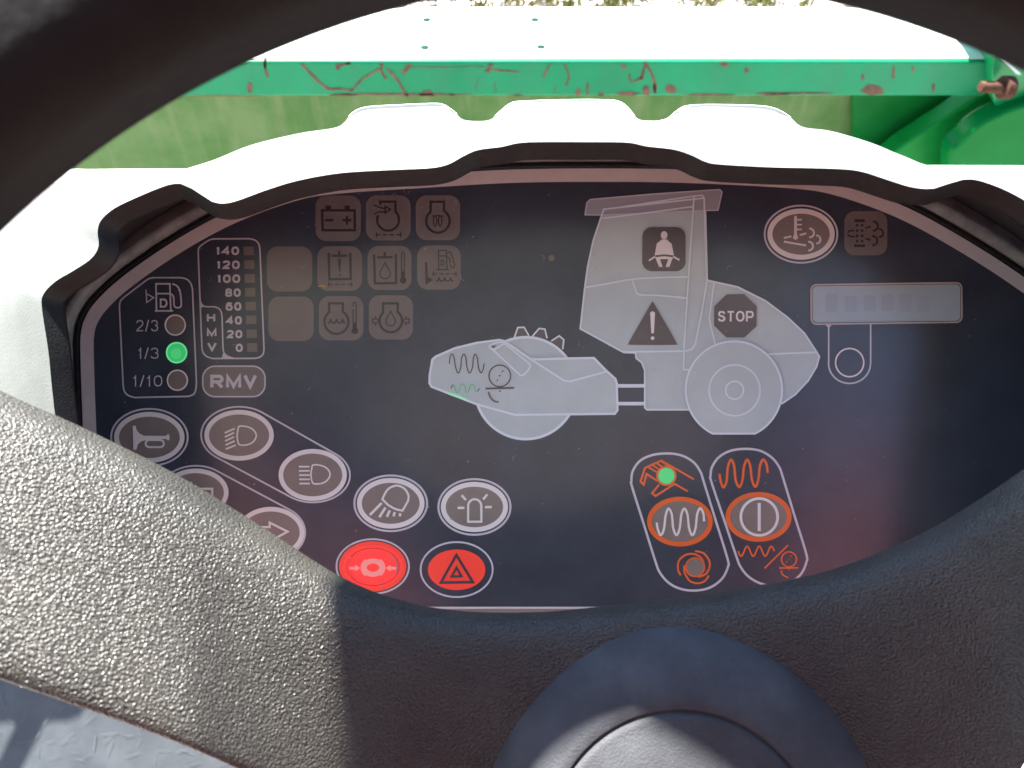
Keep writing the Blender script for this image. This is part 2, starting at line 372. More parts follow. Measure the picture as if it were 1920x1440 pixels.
def lathe(mb, c, ax, prof, n=48, e1=None):
    ax = ax.normalized(); e1 = e1 or ax.orthogonal().normalized(); e2 = ax.cross(e1)
    vs = []
    for r, h in prof:
        for i in range(n):
            a = 2 * math.pi * i / n; vs.append(c + ax * h + (e1 * math.cos(a) + e2 * math.sin(a)) * r)
    fs = []
    for k in range(len(prof) - 1):
        for i in range(n):
            j = (i + 1) % n; fs.append((k * n + i, k * n + j, (k + 1) * n + j, (k + 1) * n + i))
    if prof[0][0] > 0: fs.append(tuple(range(n))[::-1])
    if prof[-1][0] > 0: fs.append(tuple(range((len(prof) - 1) * n, len(prof) * n)))
    mb.add(vs, fs)
pb = on_y(1890, 164, YB - .07); ax = (on_y(1840, 163, YB - .08) - pb)
L = ax.length
lathe(bm, pb, ax, [(.020, -.004), (.020, .012), (.011, .014), (.0095, L), (.008, L + .002)], 20)
bm.build('bolt', mat('rusty_bolt', (0.035, 0.015, 0.009), rough=0.9, spec=0.1, col2=(0.085, 0.042, 0.028), vscale=40), fr)

# ================================================================== DASHBOARD CONSOLE
cons = thing('dashboard_console', uvn(0, -.05, -.04), 'pale sunlit dashboard console surrounding the hooded instrument panel', 'dashboard')
bm = MB()
kd = D + .03
ctop = 304
pts = [at(x, y, kd) for x, y in ((-140, ctop), (-60, ctop), (150, ctop + 5), (420, ctop + 3), (960, ctop), (1700, ctop - 3), (2080, ctop - 2), (2160, ctop + 40), (2160, 1250), (-140, 1250), (-140, 340))]
plate(bm, pts, .05, -N)
bm.build('top_cover', M['console'], cons, bevel=.008)

# ================================================================== HOOD
CX, CY = 960, 860
def radial(poly):
    """distance from (CX,CY) along each of the sample directions"""
    out = []
    for t in ANG:
        dx, dy = math.cos(t), -math.sin(t); best = None
        for i in range(len(poly) - 1):
            x1, y1 = poly[i][0] - CX, poly[i][1] - CY; x2, y2 = poly[i + 1][0] - CX, poly[i + 1][1] - CY
            ex, ey = x2 - x1, y2 - y1; den = dx * ey - dy * ex
            if abs(den) < 1e-9: continue
            r = (x1 * ey - y1 * ex) / den; k = (x1 * dy - y1 * dx) / den
            if -1e-6 <= k <= 1 + 1e-6 and r > 0: best = r if best is None else max(best, r)
        out.append(best)
    for i in range(len(out)):
        if out[i] is None:
            j = min((abs(k - i), k) for k in range(len(out)) if out[k] is not None)[1]; out[i] = out[j]
    return [(CX + r * math.cos(t), CY - r * math.sin(t)) for r, t in zip(out, ANG)]
NA = 520
ANG = [math.radians(205 - 230 * i / (NA - 1)) for i in range(NA)]
FRONT = spline([(180, 1300), (150, 1060), (120, 900), (100, 740), (92, 660), (80, 580), (82, 553), (105, 528), (140, 507), (172, 485), (186, 462), (184, 436), (190, 414), (214, 392), (250, 374), (292, 356), (322, 346),
   (345, 346), (366, 358), (388, 374), (412, 382), (442, 378), (500, 357), (560, 339), (640, 325), (740, 319), (805, 316), (840, 309), (868, 294), (896, 282), (940, 276), (972, 269), (1010, 267), (1100, 267), (1175, 268),
   (1212, 275), (1262, 281), (1294, 291), (1322, 304), (1350, 309), (1440, 314), (1560, 317), (1612, 322), (1660, 337), (1705, 351), (1742, 355), (1768, 349), (1795, 339), (1822, 337), (1850, 344), (1885, 358), (1925, 380),
   (1965, 410), (1985, 440), (1990, 470), (2010, 500), (2060, 530), (2085, 560), (2085, 600), (2070, 740), (2050, 900), (2020, 1060), (1990, 1300)], n=6)
REAR = spline([(40, 1300), (-10, 1060), (-45, 900), (-70, 740), (-75, 620), (-50, 540), (20, 470), (110, 410), (240, 352), (330, 322), (400, 300), (470, 272), (560, 250), (625, 240), (645, 230), (660, 212), (685, 201), (740, 197), (815, 194), (835, 198), (855, 212), (868, 224),
   (895, 227), (920, 224), (936, 210), (955, 195), (975, 190), (1060, 187), (1130, 187), (1160, 190), (1178, 202), (1195, 222), (1215, 226), (1248, 224), (1266, 210), (1285, 199), (1330, 196), (1420, 198), (1455, 204), (1480, 218), (1505, 238),
   (1560, 246), (1640, 270), (1710, 300), (1800, 330), (1900, 370), (2010, 420), (2110, 480), (2190, 560), (2220, 640), (2215, 740), (2190, 900), (2150, 1060), (2100, 1300)], n=6)
PANEL = spline([(175, 1300), (166, 1060), (160, 900), (154, 760), (151, 660), (152, 625), (160, 596), (183, 562), (235, 515), (330, 450), (430, 396), (540, 355), (625, 339), (800, 327), (960, 318), (1120, 316), (1280, 318), (1480, 328), (1575, 343),
   (1700, 389), (1820, 455), (1920, 520), (1990, 575), (2020, 620), (2025, 660), (2015, 760), (1995, 900), (1970, 1060), (1940, 1300)], n=6)
fo, ro, po = radial(FRONT), radial(REAR), radial(PANEL)
def inset(c, d):
    out = []
    for i, p in enumerate(c):
        a = c[max(0, i - 2)]; b = c[min(len(c) - 1, i + 2)]; t = Vector((b[0] - a[0], b[1] - a[1])).normalized()
        out.append((p[0] - t.y * d, p[1] + t.x * d))
    return out
HN = 0.070
fi = inset(fo, 23)
hood = thing('instrument_hood', uvn(0, .07, 0), 'corrugated hood with dark cut edge shading the top of the instrument panel', 'hood')
def loft(mb, rows):
    n = len(rows[0]); vs = [p for r in rows for p in r]
    mb.add(vs, [(k * n + i, k * n + i + 1, (k + 1) * n + i + 1, (k + 1) * n + i) for k in range(len(rows) - 1) for i in range(n - 1)])
def lerp2(a, b, t): return [(x1 + (x2 - x1) * t, y1 + (y2 - y1) * t) for (x1, y1), (x2, y2) in zip(a, b)]
rows = []
fw = [at(x, y, D - HN) for x, y in fo]; rw = [at(x, y, D - .004) for x, y in ro]
for k in range(15):
    t = k / 14; bul = math.sin(math.pi * t) * .006
    sm = t
    rows.append([p + (q - p) * sm + N * bul for p, q in zip(fw, rw)])
rows.append([p - N * .004 for p in rw]); rows.append([p - N * .030 + (O - p).normalized() * .012 for p in rw])
bm = MB(); loft(bm, rows); bm.build('shell', M['hood'], hood, smooth=True)
bm = MB()
def lobe_w(x, y):
    w = 7.0 * max(0, min(1, (222 - y) / 16)) if 600 < x < 1530 else 0
    if 1238 < x < 1330: w += 15 * max(0, 1 - abs(x - 1272) / 46)
    return w
wd_ = [lobe_w(*p) for p in ro]; run = []
def bead(run):
    a = [ro[i] for i in run]; k1 = 0.2165e-3
    nrm = [Vector((inset(ro, 1)[i][0] - ro[i][0], inset(ro, 1)[i][1] - ro[i][1])) for i in run]
    inn_ = [at(p[0] + q.x * wd_[i], p[1] + q.y * wd_[i], D - .0050 - wd_[i] * k1 * 3.3) for p, q, i in zip(a, nrm, run)]
    out_ = [at(p[0], p[1], D - .0050 - wd_[i] * k1 * 3.685) for p, i in zip(a, run)]
    bk = [at(p[0] - q.x * .6, p[1] - q.y * .6, D - .002) for p, q in zip(a, nrm)]
    loft(bm, [inn_, out_]); loft(bm, [out_, bk])
for i in range(NA):
    if wd_[i] > .8: run.append(i)
    elif run:
        if len(run) > 4: bead(run)
        run = []
bm.build('lobe_rib', mat('rib_plastic', (0.70, 0.73, 0.70), rough=.6), hood, smooth=False)
bm = MB()
f0 = [p + N * .0004 for p in fw]
f1 = [at(x, y, D - HN) - N * .0002 for x, y in inset(fo, 2)]
f2 = [at(x, y, D - HN) - N * .0058 for x, y in inset(fo, 21)]
f3 = [at(x, y, D - HN) - N * .0066 for x, y in fi]
f4 = [at(x, y, D - HN + .010) for x, y in inset(fo, 22.2)]
loft(bm, [f0, f1, f2, f3, f4]); bm.build('edge', M['lip'], hood, smooth=True)
bm = MB()
gut = inset(po, -52)
g0 = [at(x, y, D + .003) for x, y in gut]
rows = [f4] + [[a + (b - a) * t for a, b in zip(f4, g0)] for t in (.33, .66)] + [g0]
loft(bm, rows); bm.build('lining', M['surround'], hood, smooth=True)

# ================================================================== INSTRUMENT PANEL
pan = thing('instrument_cluster', uvn(0, 0, -.004), 'dark instrument cluster with grey roller diagram, warning tiles and oval buttons', 'instrument cluster')
low = [(1700, 1135), (960, 1141), (300, 1135)]
def closed_panel(arcpts): # keep only what lies above the lower edge, then close along it
    return [p for p in arcpts if p[1] < 1142]
outer = closed_panel(po); inn = closed_panel(inset(po, 24)); 
outer = [(x, y) for x, y in outer]; inn = [p for p in inn if p[1] < 1138]
bm = Ink(Z0, 0)
slab = [at(x, y, D) for x, y in outer]; n = len(slab)
back = [p - N * .004 for p in slab]
tr = tessellate_polygon([[Vector((x, y, 0)) for x, y in outer]])
bm.add(slab, [tuple(t) for t in tr]); bm.add(slab + back, [(i, (i + 1) % n, n + (i + 1) % n, n + i) for i in range(n)])
face = bm.build('face_plate', M['face'], pan)
k = min(len(outer), len(inn))
# bezel ring: light printed border
A = po; Bq = inset(po, 25)
bm = Ink(Z0, 1)
ii = [i for i in range(NA) if A[i][1] < 1141 and Bq[i][1] < 1141]
va = [at(*A[i], D) + N * STEP for i in ii]; vb = [at(*Bq[i], D) + N * STEP for i in ii]; n = len(ii)
bm.add(va + vb, [(i, i + 1, n + i + 1, n + i) for i in range(n - 1)])
bm.fill([(Bq[ii[0]][0], 1137.5), (Bq[ii[-1]][0], 1137.5), (Bq[ii[-1]][0], 1141.5), (Bq[ii[0]][0], 1141.5)])
bm.build('bezel', M['bezel'], pan)
# dark step round the panel and grey inner wall
bm = MB()
s0 = [at(x, y, D) - N * .003 for x, y in inset(po, -2)]; s1 = [at(x, y, D) + N * .0015 for x, y in inset(po, -4)]; s2 = [at(x, y, D) + N * .0015 for x, y in inset(po, -9)]
s3 = [at(x, y, D) - N * .001 for x, y in inset(po, -10)]; s4 = [at(x, y, D) + N * .004 for x, y in inset(po, -14)]; s5 = [at(x, y, D) + N * .007 for x, y in inset(po, -24)]; s6 = [at(x, y, D) - N * .0045 for x, y in inset(po, -95)]
loft(bm, [s0, s1, s2, s3]); bm.build('gasket', M['surround'], pan, smooth=False)
bm = MB(); loft(bm, [s3, s4, s5, s6]); bm.build('surround', M['gwall'], pan, smooth=True)

def ink(z, lay, m, name, parent, fn, label=None):
    b = Ink(z, lay); fn(b); return b.build(name, M[m], parent, label=label)

# ---- fuel gauge
fuel = ink(Z1, 1, 'line', 'fuel_gauge', pan, lambda b: b.stroke(spline([(308, 800), (314, 768), (335, 745)], n=5) + spline([(470, 642), (490, 630), (515, 624)], n=5) + spline([(685, 624), (722, 634), (746, 660), (756, 695)], n=5)
     + spline([(781, 1270), (776, 1312), (762, 1340), (730, 1352)], n=5) + spline([(400, 1359), (362, 1346), (339, 1322), (331, 1285)], n=5), 9, True))
def pump1(b):
    b.stroke([(472, 698), (476, 776), (520, 747), (473, 722)], 7)
    b.stroke([(536, 826), (533, 662), (618, 662), (624, 826)], 10); b.stroke([(535, 722), (620, 722)], 10); b.stroke([(526, 828), (638, 828)], 10)
    b.stroke(spline([(634, 662), (662, 676), (680, 708), (688, 780), (682, 804), (660, 808), (645, 795), (642, 750), (634, 730), (620, 724)]), 10); b.fill([(664, 678), (686, 700), (682, 712), (672, 708)])
    b.text('D', 556, 752, 604, 808, 0.2)
ink(Z1, 2, 'text', 'pump_symbol', fuel, pump1)
def ft(b):
    b.text('2/3', 412, 884, 546, 953, .105); b.text('1/3', 422, 1054, 549, 1121, .105); b.text('1/10', 390, 1224, 572, 1291, .105)
ink(Z1, 2, 'text', 'lettering', fuel, ft)
for (x, y), lit in (((652, 915), 0), ((660, 1084), 1), ((665, 1253), 0)):
    b = Ink(Z1, 2); b.dot(x, y, 58); l = b.build('level_lamp', M['green' if lit else 'disc'], pan, label='lit green level lamp' if lit else None)
    b = Ink(Z1, 3); b.stroke(ell(x, y, 61), 9, True); b.build('lamp_ring', M['greenr' if lit else 'ring'], l)
    b = Ink(Z1, 2.4); b.dot(x - 4, y + 6, 34); b.build('lamp_core', M['greenc'] if lit else M['disc'], l)

# ---- bar gauge
def bg_(b):
    b.stroke(spline([(791, 462), (796, 440), (812, 424)], n=5) + spline([(852, 397), (872, 389), (895, 386)], n=5) + spline([(1100, 385), (1140, 394), (1163, 418), (1170, 455)], n=5) + spline([(1195, 1062), (1190, 1090), (1172, 1110), (1140, 1119)], n=5)
      + spline([(880, 1120), (845, 1108), (822, 1085), (814, 1050)], n=5), 9, True)
    b.stroke(spline([(803, 765), (815, 790), (840, 802), (890, 803), (920, 815), (934, 840), (938, 870)], n=6) + spline([(943, 1050), (950, 1085), (975, 1108), (1005, 1116)], n=6), 9)
    b.fill([(800, 755), (812, 786), (838, 803), (806, 808)]); b.fill([(945, 1085), (962, 1103), (1000, 1118), (935, 1118)])
bar = ink(Z1, 1, 'line', 'bar_gauge', pan, bg_)
def nums(b):
    for s, x0, y0, x1, y1 in (('140', 899, 433, 1043, 486), ('120', 903, 519, 1047, 572), ('100', 906, 604, 1050, 657), ('80', 957, 690, 1053, 742), ('60', 960, 774, 1057, 827), ('40', 963, 860, 1060, 912), ('20', 968, 945, 1063, 996), ('0', 1022, 1029, 1066, 1080)):
        b.text(s, x0, y0, x1, y1, 0.25, .14)
    for s, x0, y0, x1, y1 in (('H', 845, 844, 897, 895), ('M', 845, 935, 905, 985), ('V', 848, 1022, 906, 1075)): b.text(s, x0, y0, x1, y1, 0.25, .14)
ink(Z1, 2, 'text', 'lettering', bar, nums)
for i in range(8):
    x, y = 1070 + 3 * i, 433 + 84.7 * i
    b = Ink(Z1, 2); b.fill([(x, y), (x + 63, y), (x + 64, y + 53), (x + 1, y + 53)]); b.build('bar_segment', M['tile'], bar)
b = Ink(Z1, 1); b.fill(rrect(820, 1167, 1202, 1354, 75)); key = b.build('text_key', M['tile'], pan)
b = Ink(Z1, 2); b.stroke(rrect(820, 1167, 1202, 1354, 75), 9, True); b.build('key_outline', M['line'], key)
b = Ink(Z1, 2); b.text('RMV', 866, 1219, 1152, 1302, 0.24, .14); b.build('lettering', M['text'], key)

# ---- warning tiles
def dashes(b, x0, x1, y, w=10):
    L = x1 - x0
    for a, c in ((0, .17), (.27, .45), (.55, .72), (.83, 1)): b.stroke([(x0 + a * L, y), (x0 + c * L, y)], w)
    b.stroke([(x0, y - 20), (x0, y + 20)], w); b.stroke([(x1, y - 20), (x1, y + 20)], w)
def wave(b, x0, x1, y, a, w, n=3):
    p = []
    for i in range(n):
        s = (x1 - x0) / n; q = x0 + i * s
        p += [(q, y + a * .6), (q + s * .3, y + a * .4), (q + s * .5, y - a), (q + s * .72, y + a * .4)]
    p.append((x1, y + a * .6)); b.stroke(spline(p, n=4), w)
def engine(b, cx, cy, r, x0, x1, yt, w, a0=None, a1=None):
    ar = math.degrees(math.asin(min(1, (x1 - cx) / r))); al = math.degrees(math.asin(min(1, (cx - x0) / r)))
    b.stroke([(x0, yt), (x1, yt)] + arc(cx, cy, r, r, -90 + ar, 270 - al, 40) , w, True)
def drop(b, cx, tip, cy, r, w): b.stroke([(cx, tip)] + arc(cx, cy, r, r, -28, 208, 20), w, True)
def thermo(b, cx, y0, y1, yb, rb, hw):
    b.stroke([(cx - hw, yb - rb)] + arc(cx, y0 + hw, hw, hw, 180, 360, 10) + [(cx + hw, yb - rb)], 10)
    b.fill([(cx - hw, y1), (cx + hw, y1), (cx + hw + 2, yb), (cx - hw - 2, yb)]); b.dot(cx + 2, yb, rb)
def pumps(b, dx, dy):
    b.stroke([(1543 + dx, 742 + dy), (1540 + dx, 582 + dy), (1606 + dx, 582 + dy), (1612 + dx, 742 + dy)], 10); b.stroke([(1540 + dx, 630 + dy), (1608 + dx, 630 + dy)], 10)
    b.stroke([(1522 + dx, 745 + dy), (1628 + dx, 745 + dy)], 10); b.stroke(spline([(1615, 600), (1640, 600), (1658, 640), (1676, 712), (1660, 728), (1642, 715), (1635, 660), (1615, 634)]), 10)
    b.text('D', 1558, 662, 1592, 712, 0.18)
def s_batt(b):
    b.stroke([(558, 246), (832, 246), (836, 414), (564, 414)], 20, True); b.fill([(588, 205), (634, 205), (634, 240), (588, 240)]); b.fill([(748, 205), (793, 205), (793, 240), (748, 240)])
    b.stroke([(583, 329), (655, 329)], 22); b.stroke([(733, 329), (804, 329)], 22); b.stroke([(768, 293), (768, 366)], 22)
def s_air(b):
    b.stroke([(1050, 200), (1048, 173), (1176, 173), (1178, 255)] + arc(1115, 325, 92, 92, -48, 205, 40), 20)
    b.stroke([(995, 203), (1100, 238)], 11); b.stroke([(998, 277), (1030, 262), (1100, 256)], 11); b.stroke([(1090, 212), (1135, 238), (1092, 270)], 12, True); dashes(b, 1017, 1222, 452)
def s_glow(b):
    engine(b, 1535, 335, 99, 1474, 1586, 174, 20); b.stroke(ell(1512, 335, 14, 44, 24), 9, True); b.stroke(ell(1554, 335, 14, 44, 24), 9, True); b.stroke(spline([(1485, 290), (1503, 296), (1533, 288), (1562, 296), (1580, 290)]), 9)
def s_hyf(b):
    b.stroke([(614, 605), (620, 827), (800, 824), (796, 605)], 20); b.stroke([(638, 630), (770, 628)], 20); b.stroke([(703, 588), (703, 640)], 19)
    b.fill([(691, 652), (719, 652), (712, 762), (701, 762)]); b.dot(709, 790, 9); dashes(b, 616, 808, 870)
def s_oilt(b):
    b.stroke([(997, 618), (1004, 862), (1183, 858), (1180, 615)], 20); b.stroke([(1022, 642), (1153, 640)], 20); b.stroke([(1087, 598), (1087, 645)], 19); drop(b, 1090, 688, 778, 45, 10); thermo(b, 1240, 600, 760, 836, 28, 12)
def s_fw(b):
    b.stroke([(1435, 685), (1440, 805)], 19); b.fill([(1430, 795), (1496, 832), (1432, 873)]); pumps(b, 0, 0); dashes(b, 1496, 1688, 782); wave(b, 1520, 1665, 832, 16, 12)
def s_cool(b):
    engine(b, 680, 1186, 101, 618, 734, 1030, 20); wave(b, 606, 756, 1184, 18, 13); thermo(b, 833, 1022, 1190, 1262, 28, 13)
def s_oilp(b):
    engine(b, 1138, 1178, 95, 1073, 1196, 1030, 20); drop(b, 1137, 1097, 1180, 40, 10)
    b.stroke([(985, 1162), (1008, 1162), (1008, 1145), (1036, 1178), (1008, 1212), (1008, 1196), (985, 1196)], 10, True)
    b.stroke([(1293, 1162), (1268, 1162), (1268, 1145), (1242, 1176), (1268, 1210), (1268, 1194), (1293, 1194)], 10, True)
for box_, fn, lab in (((502, 120, 885, 505), s_batt, 'battery symbol tile'), ((928, 118, 1305, 500), s_air, 'air filter symbol tile'), ((1348, 118, 1722, 497), s_glow, 'preheating coil symbol tile'), ((92, 550, 475, 930), None, 'blank tile'),
      ((518, 548, 895, 925), s_hyf, 'cylinder tile with exclamation mark'), ((942, 545, 1313, 918), s_oilt, 'oil drop and thermometer tile'), ((1360, 542, 1728, 914), s_fw, 'fuel pump and water tile'), ((105, 972, 488, 1348), None, 'blank tile'),
      ((530, 968, 907, 1342), s_cool, 'engine coolant thermometer tile'), ((952, 962, 1325, 1335), s_oilp, 'engine oil pressure tile')):
    b = Ink(Z2, 1); b.fill(rrect(*box_, 92)); t = b.build('warning_tile', M['tile'], pan, label=lab)
    if fn: ink(Z2, 2, 'tilesym', 'symbol', t, fn)
def puffs(b, pts, w):
    for x, y, r in pts: b.stroke(arc(x, y, r, r, -95, 95, 16), w)
def s_exh(b):
    b.stroke([(765, 205), (837, 205)], 20); b.stroke([(762, 383), (838, 383)], 20)
    for x in (783, 818):
        for y in (237, 275, 312, 350): b.dot(x, y, 10)
    b.stroke(spline([(716, 290), (730, 276), (762, 275)]), 13); b.stroke(spline([(714, 305), (735, 316), (765, 318)]), 13); b.stroke([(842, 258), (880, 245)], 12); b.stroke([(842, 332), (878, 342)], 12)
    puffs(b, ((897, 243, 33), (940, 292, 28), (893, 346, 33)), 14)
b = Ink(Z5, 1); b.fill(rrect(693, 137, 998, 450, 74)); t = b.build('warning_tile', M['tile'], pan, label='exhaust filter tile'); ink(Z5, 2, 'tilesym', 'symbol', t, s_exh)

# ---- oval push buttons
def oval(z, cx, cy, rx, ry, w, ring='ring', disc='disc', sym=None, symm='ring', outline=None, ow=13, label=None, symlay=3):
    b = Ink(z, 1); b.fill(ell(cx, cy, rx, ry)); t = b.build('push_button', M[disc], pan, label=label)
    if ring: b = Ink(z, 2); b.stroke(ell(cx, cy, rx, ry, 96), w, True); b.build('button_ring', M[ring], t)
    if outline: b = Ink(z, 1.5); b.stroke(outline, ow, True); b.build('button_outline', M['line'], t)
    if sym: ink(z, symlay, symm, 'symbol', t, sym)
    return t
def capsule(a, bq):   # tangent hull round two ellipses of nearly equal radii (x,y,rx,ry)
    pts = [p for e in (a, bq) for p in ell(*e, 96)]
    pts = sorted(set((round(x, 2), round(y, 2)) for x, y in pts)); h = []
    def half(ps):
        o = []
        for p in ps:
            while len(o) > 1 and (o[-1][0] - o[-2][0]) * (p[1] - o[-2][1]) - (o[-1][1] - o[-2][1]) * (p[0] - o[-2][0]) <= 0: o.pop()
            o.append(p)
        return o
    l_, u_ = half(pts), half(pts[::-1]); return l_[:-1] + u_[:-1]
def s_horn(b):
    b.fill([(225, 221), (247, 221), (252, 248), (272, 274), (305, 291), (465, 292), (468, 282), (485, 282), (487, 322), (469, 323), (466, 314), (330, 320), (290, 330), (262, 352), (252, 390), (230, 391)])
    b.stroke(rrect(318, 322, 446, 372, 24), 15, True)
oval(Z6, 343, 303, 233, 164, 34, sym=s_horn, outline=ell(343, 303, 272, 202, 96), label='oval button with horn symbol')
DS = [(983, 224), (1040, 228), (1084, 252), (1103, 292), (1080, 335), (1036, 356), (986, 356), (972, 330), (967, 290), (973, 250)]
def s_low(b):
    b.stroke(spline(DS, True, 5), 11, True)
    for y in range(5): b.stroke([(878 + 2 * y, 272 + 28.5 * y), (950 if y in (0, 3) else 945 if y < 3 else 958, 240 + 29.5 * y)], 12)
oval(Z6, 980, 288, 230, 164, 33, sym=s_low, label='oval button with dipped beam symbol')
def s_high(b):
    b.stroke(spline([(x + 524, y + 275) for x, y in DS], True, 5), 11, True)
    for y in range(5): b.stroke([(1405 + y, 511 + 30 * y), (1480 + y, 511 + 30 * y)], 12)
oval(Z6, 1503, 570, 226, 168, 33, sym=s_high, label='oval button with full beam symbol')
b = Ink(Z6, 1); b.stroke(capsule((980, 285, 270, 199), (1503, 573, 264, 192)), 12, True); b.build('pair_outline', M['line'], pan)
def s_lt(b): b.stroke([(790, 668), (640, 668), (640, 630), (558, 702), (640, 775), (640, 740), (790, 740)], 16, True)
oval(Z6, 672, 695, 217, 154, 33, sym=s_lt, label='oval button with left arrow half hidden by the wheel')
def s_rt(b): b.stroke([(1080, 940), (1198, 940), (1198, 908), (1325, 972), (1198, 1042), (1198, 1008), (1080, 1008)], 16, True)
oval(Z6, 1205, 978, 222, 165, 33, sym=s_rt, label='oval button with right arrow half hidden by the wheel')
b = Ink(Z6, 1); b.stroke(capsule((672, 695, 255, 190), (1205, 978, 244, 192)), 12, True); b.build('pair_outline', M['line'], pan)
def s_work(b):
    b.stroke(spline([(562, 460), (598, 388), (640, 352), (700, 338), (762, 366), (797, 425), (793, 475)], n=6) + spline([(744, 562), (680, 548), (615, 512)], n=6), 19, True)
    for p, q in (((556, 494), (450, 602)), ((590, 535), (535, 622)), ((630, 560), (603, 618)), ((674, 575), (662, 614)), ((724, 586), (718, 614))): b.stroke([p, q], 23)
oval(Z7, 637, 497, 282, 206, 44, sym=s_work, outline=ell(637, 497, 327, 250, 96), ow=18, label='oval button with floodlight symbol')
def s_beac(b):
    b.stroke([(1334, 662), (1334, 520)] + arc(1393, 520, 59, 60, 180, 360, 20) + [(1453, 662)], 20, True)
    for p, q in (((1239, 538), (1300, 537)), ((1485, 531), (1546, 530)), ((1276, 424), (1314, 467)), ((1506, 416), (1468, 462))): b.stroke([p, q], 22)
oval(Z7, 1390, 530, 280, 204, 44, sym=s_beac, outline=ell(1390, 530, 324, 250, 96), ow=18, label='oval button with flashing beacon symbol')
def s_brake(b):
    b.stroke(ell(478, 1075, 78, 60, 48), 44, True); b.stroke(arc(478, 1075, 100, 86, 128, 232, 16), 22); b.stroke(arc(478, 1075, 100, 86, -52, 52, 16), 22)
    for s in (1, -1):
        f = lambda x, y: (478 + s * (x - 478), y)
        b.fill([f(268, 1068), f(318, 1068), f(318, 1050), f(365, 1078), f(318, 1108), f(318, 1092), f(268, 1092)])
t = oval(Z7, 475, 1065, 283, 207, 40, ring='red', disc='redled', sym=s_brake, symm='pink', outline=ell(475, 1065, 326, 245, 96), ow=16, label='lit red oval brake button')
b = Ink(Z7, 2.5); b.stroke(ell(478, 1068, 236, 168, 80), 6, True); b.stroke(spline([(330, 930), (283, 1000), (270, 1075), (290, 1150), (335, 1205)]), 4); b.build('membrane_crease', mat('crease', (0.35, 0.03, 0.02), **PR), t)
b = Ink(Z7, 2.6); b.fill([(618, 935), (672, 980), (700, 1030), (706, 1080), (690, 1130), (668, 1165), (690, 1090), (684, 1040), (664, 985)]); b.build('grey_crescent', mat('crescent_print', (0.40, 0.20, 0.18), **PR), t)  # greyish crescent on the right of the disc
def s_haz(b):
    b.stroke([(1228, 962), (1376, 1206), (1088, 1210)], 23, True); b.stroke([(1229, 1076), (1274, 1152), (1184, 1156)], 21, True)
t = oval(Z7, 1230, 1095, 258, 183, 10, ring=None, disc='red', sym=s_haz, symm='face', outline=ell(1230, 1093, 324, 247, 96), ow=16, label='red oval button with hazard triangle')
def s_reg(b):
    b.stroke([(345, 178), (345, 312)], 21); b.dot(345, 322, 18); b.dot(345, 179, 10)
    for y in (198, 233, 267): b.stroke([(350, y), (390, y)], 11)
    b.stroke([(262, 328), (316, 316)], 13); b.stroke([(375, 307), (422, 295)], 13); b.stroke([(262, 353), (420, 381)], 13)
    puffs(b, ((445, 292, 31), (494, 338, 28), (438, 385, 31)), 14)
oval(Z5, 385, 300, 221, 164, 36, sym=s_reg, outline=ell(385, 300, 258, 203, 96), ow=13, label='oval button with hot exhaust symbol')

# ---- display
fr4 = lambda d: [(455 + d, 660 + d), (1524 - d, 645 + d), (1526 - d, 925 - d), (457 + d, 940 - d)]
def rquad(q, r):
    out = []
    for i in range(4):
        p = Vector(q[i]); a = Vector(q[i - 1]); c = Vector(q[(i + 1) % 4]); d1 = (a - p).normalized() * r; d2 = (c - p).normalized() * r
        for k in range(9):
            t = k / 8; out.append(tuple(p + d1 * (1 - t) ** 2 + d2 * t ** 2))
    return out
b = Ink(Z5, 1); b.fill(rquad(fr4(8), 42)); lcd = b.build('display', M['lcd'], pan)
for x, y0, y1 in ((560, 722, 852), (695, 738, 852), (830, 735, 846), (955, 725, 846), (1085, 724, 852), (1212, 735, 850)):
    b = Ink(Z5, 2); b.fill(rrect(x, y0, x + 84, y1, 14)); b.build('display_digit', M['ghost'], lcd)
b = Ink(Z5, 2.5); b.stroke(rquad(fr4(7), 42), 5, True); b.build('display_gasket', mat('brown_edge', (0.07, 0.045, 0.025), rough=.6), lcd)
b = Ink(Z5, 3); b.stroke(rquad(fr4(0), 45), 11, True); b.build('display_frame', M['gold'], lcd)
b = Ink(Z5, 1); b.dot(730, 1212, 100); rb = b.build('round_button', M['face'], pan)
b = Ink(Z5, 2); b.stroke(ell(730, 1212, 100), 11, True); b.build('button_ring', M['ring'], rb)
b = Ink(Z5, 1); b.stroke([(582, 945), (582, 1215)] + arc(730, 1217, 149, 143, 180, 0, 40) + [(880, 1215), (880, 938)], 11); b.fill([(560, 945), (604, 945), (588, 960), (576, 960)]); b.build('button_outline', M['line'], rb)
b = Ink(Z0, 1); b.dot(1034, 484, 6); b.build('light_sensor', M['tile'], pan)

# ---- roller diagram
b = Ink(Z3, 1); b.fill(ell(940, 805, 462)); b.build
dia = b.build('roller_diagram', M['mach'], pan)
b = Ink(Z3, 2); b.stroke(ell(940, 805, 458, None, 120), 24, True); b.build('drum_outline', M['machl'], dia)
BODY = [(76, 690), (100, 548), (130, 522), (300, 447), (500, 398), (700, 372), (745, 382), (985, 546), (1330, 538), (1552, 534), (1660, 645), (1745, 722), (1757, 760), (1764, 1005), (1740, 1036), (840, 1045), (500, 950), (92, 792), (74, 760)]
b = Ink(Z3, 3); b.fill(BODY); b.build('drum_frame', M['mach'], dia)
def dl(b):
    b.stroke(BODY, 20, True)
    b.stroke([(985, 546), (1280, 735), (1335, 746), (1670, 655)], 18)
    b.stroke(spline([(612, 428), (650, 405), (725, 392), (748, 405)], n=5) + spline([(960, 575), (980, 600), (968, 635), (920, 685), (890, 690)], n=5) + [(650, 465), (615, 440)], 15, True)
    b.stroke([(655, 460), (748, 402)], 15)
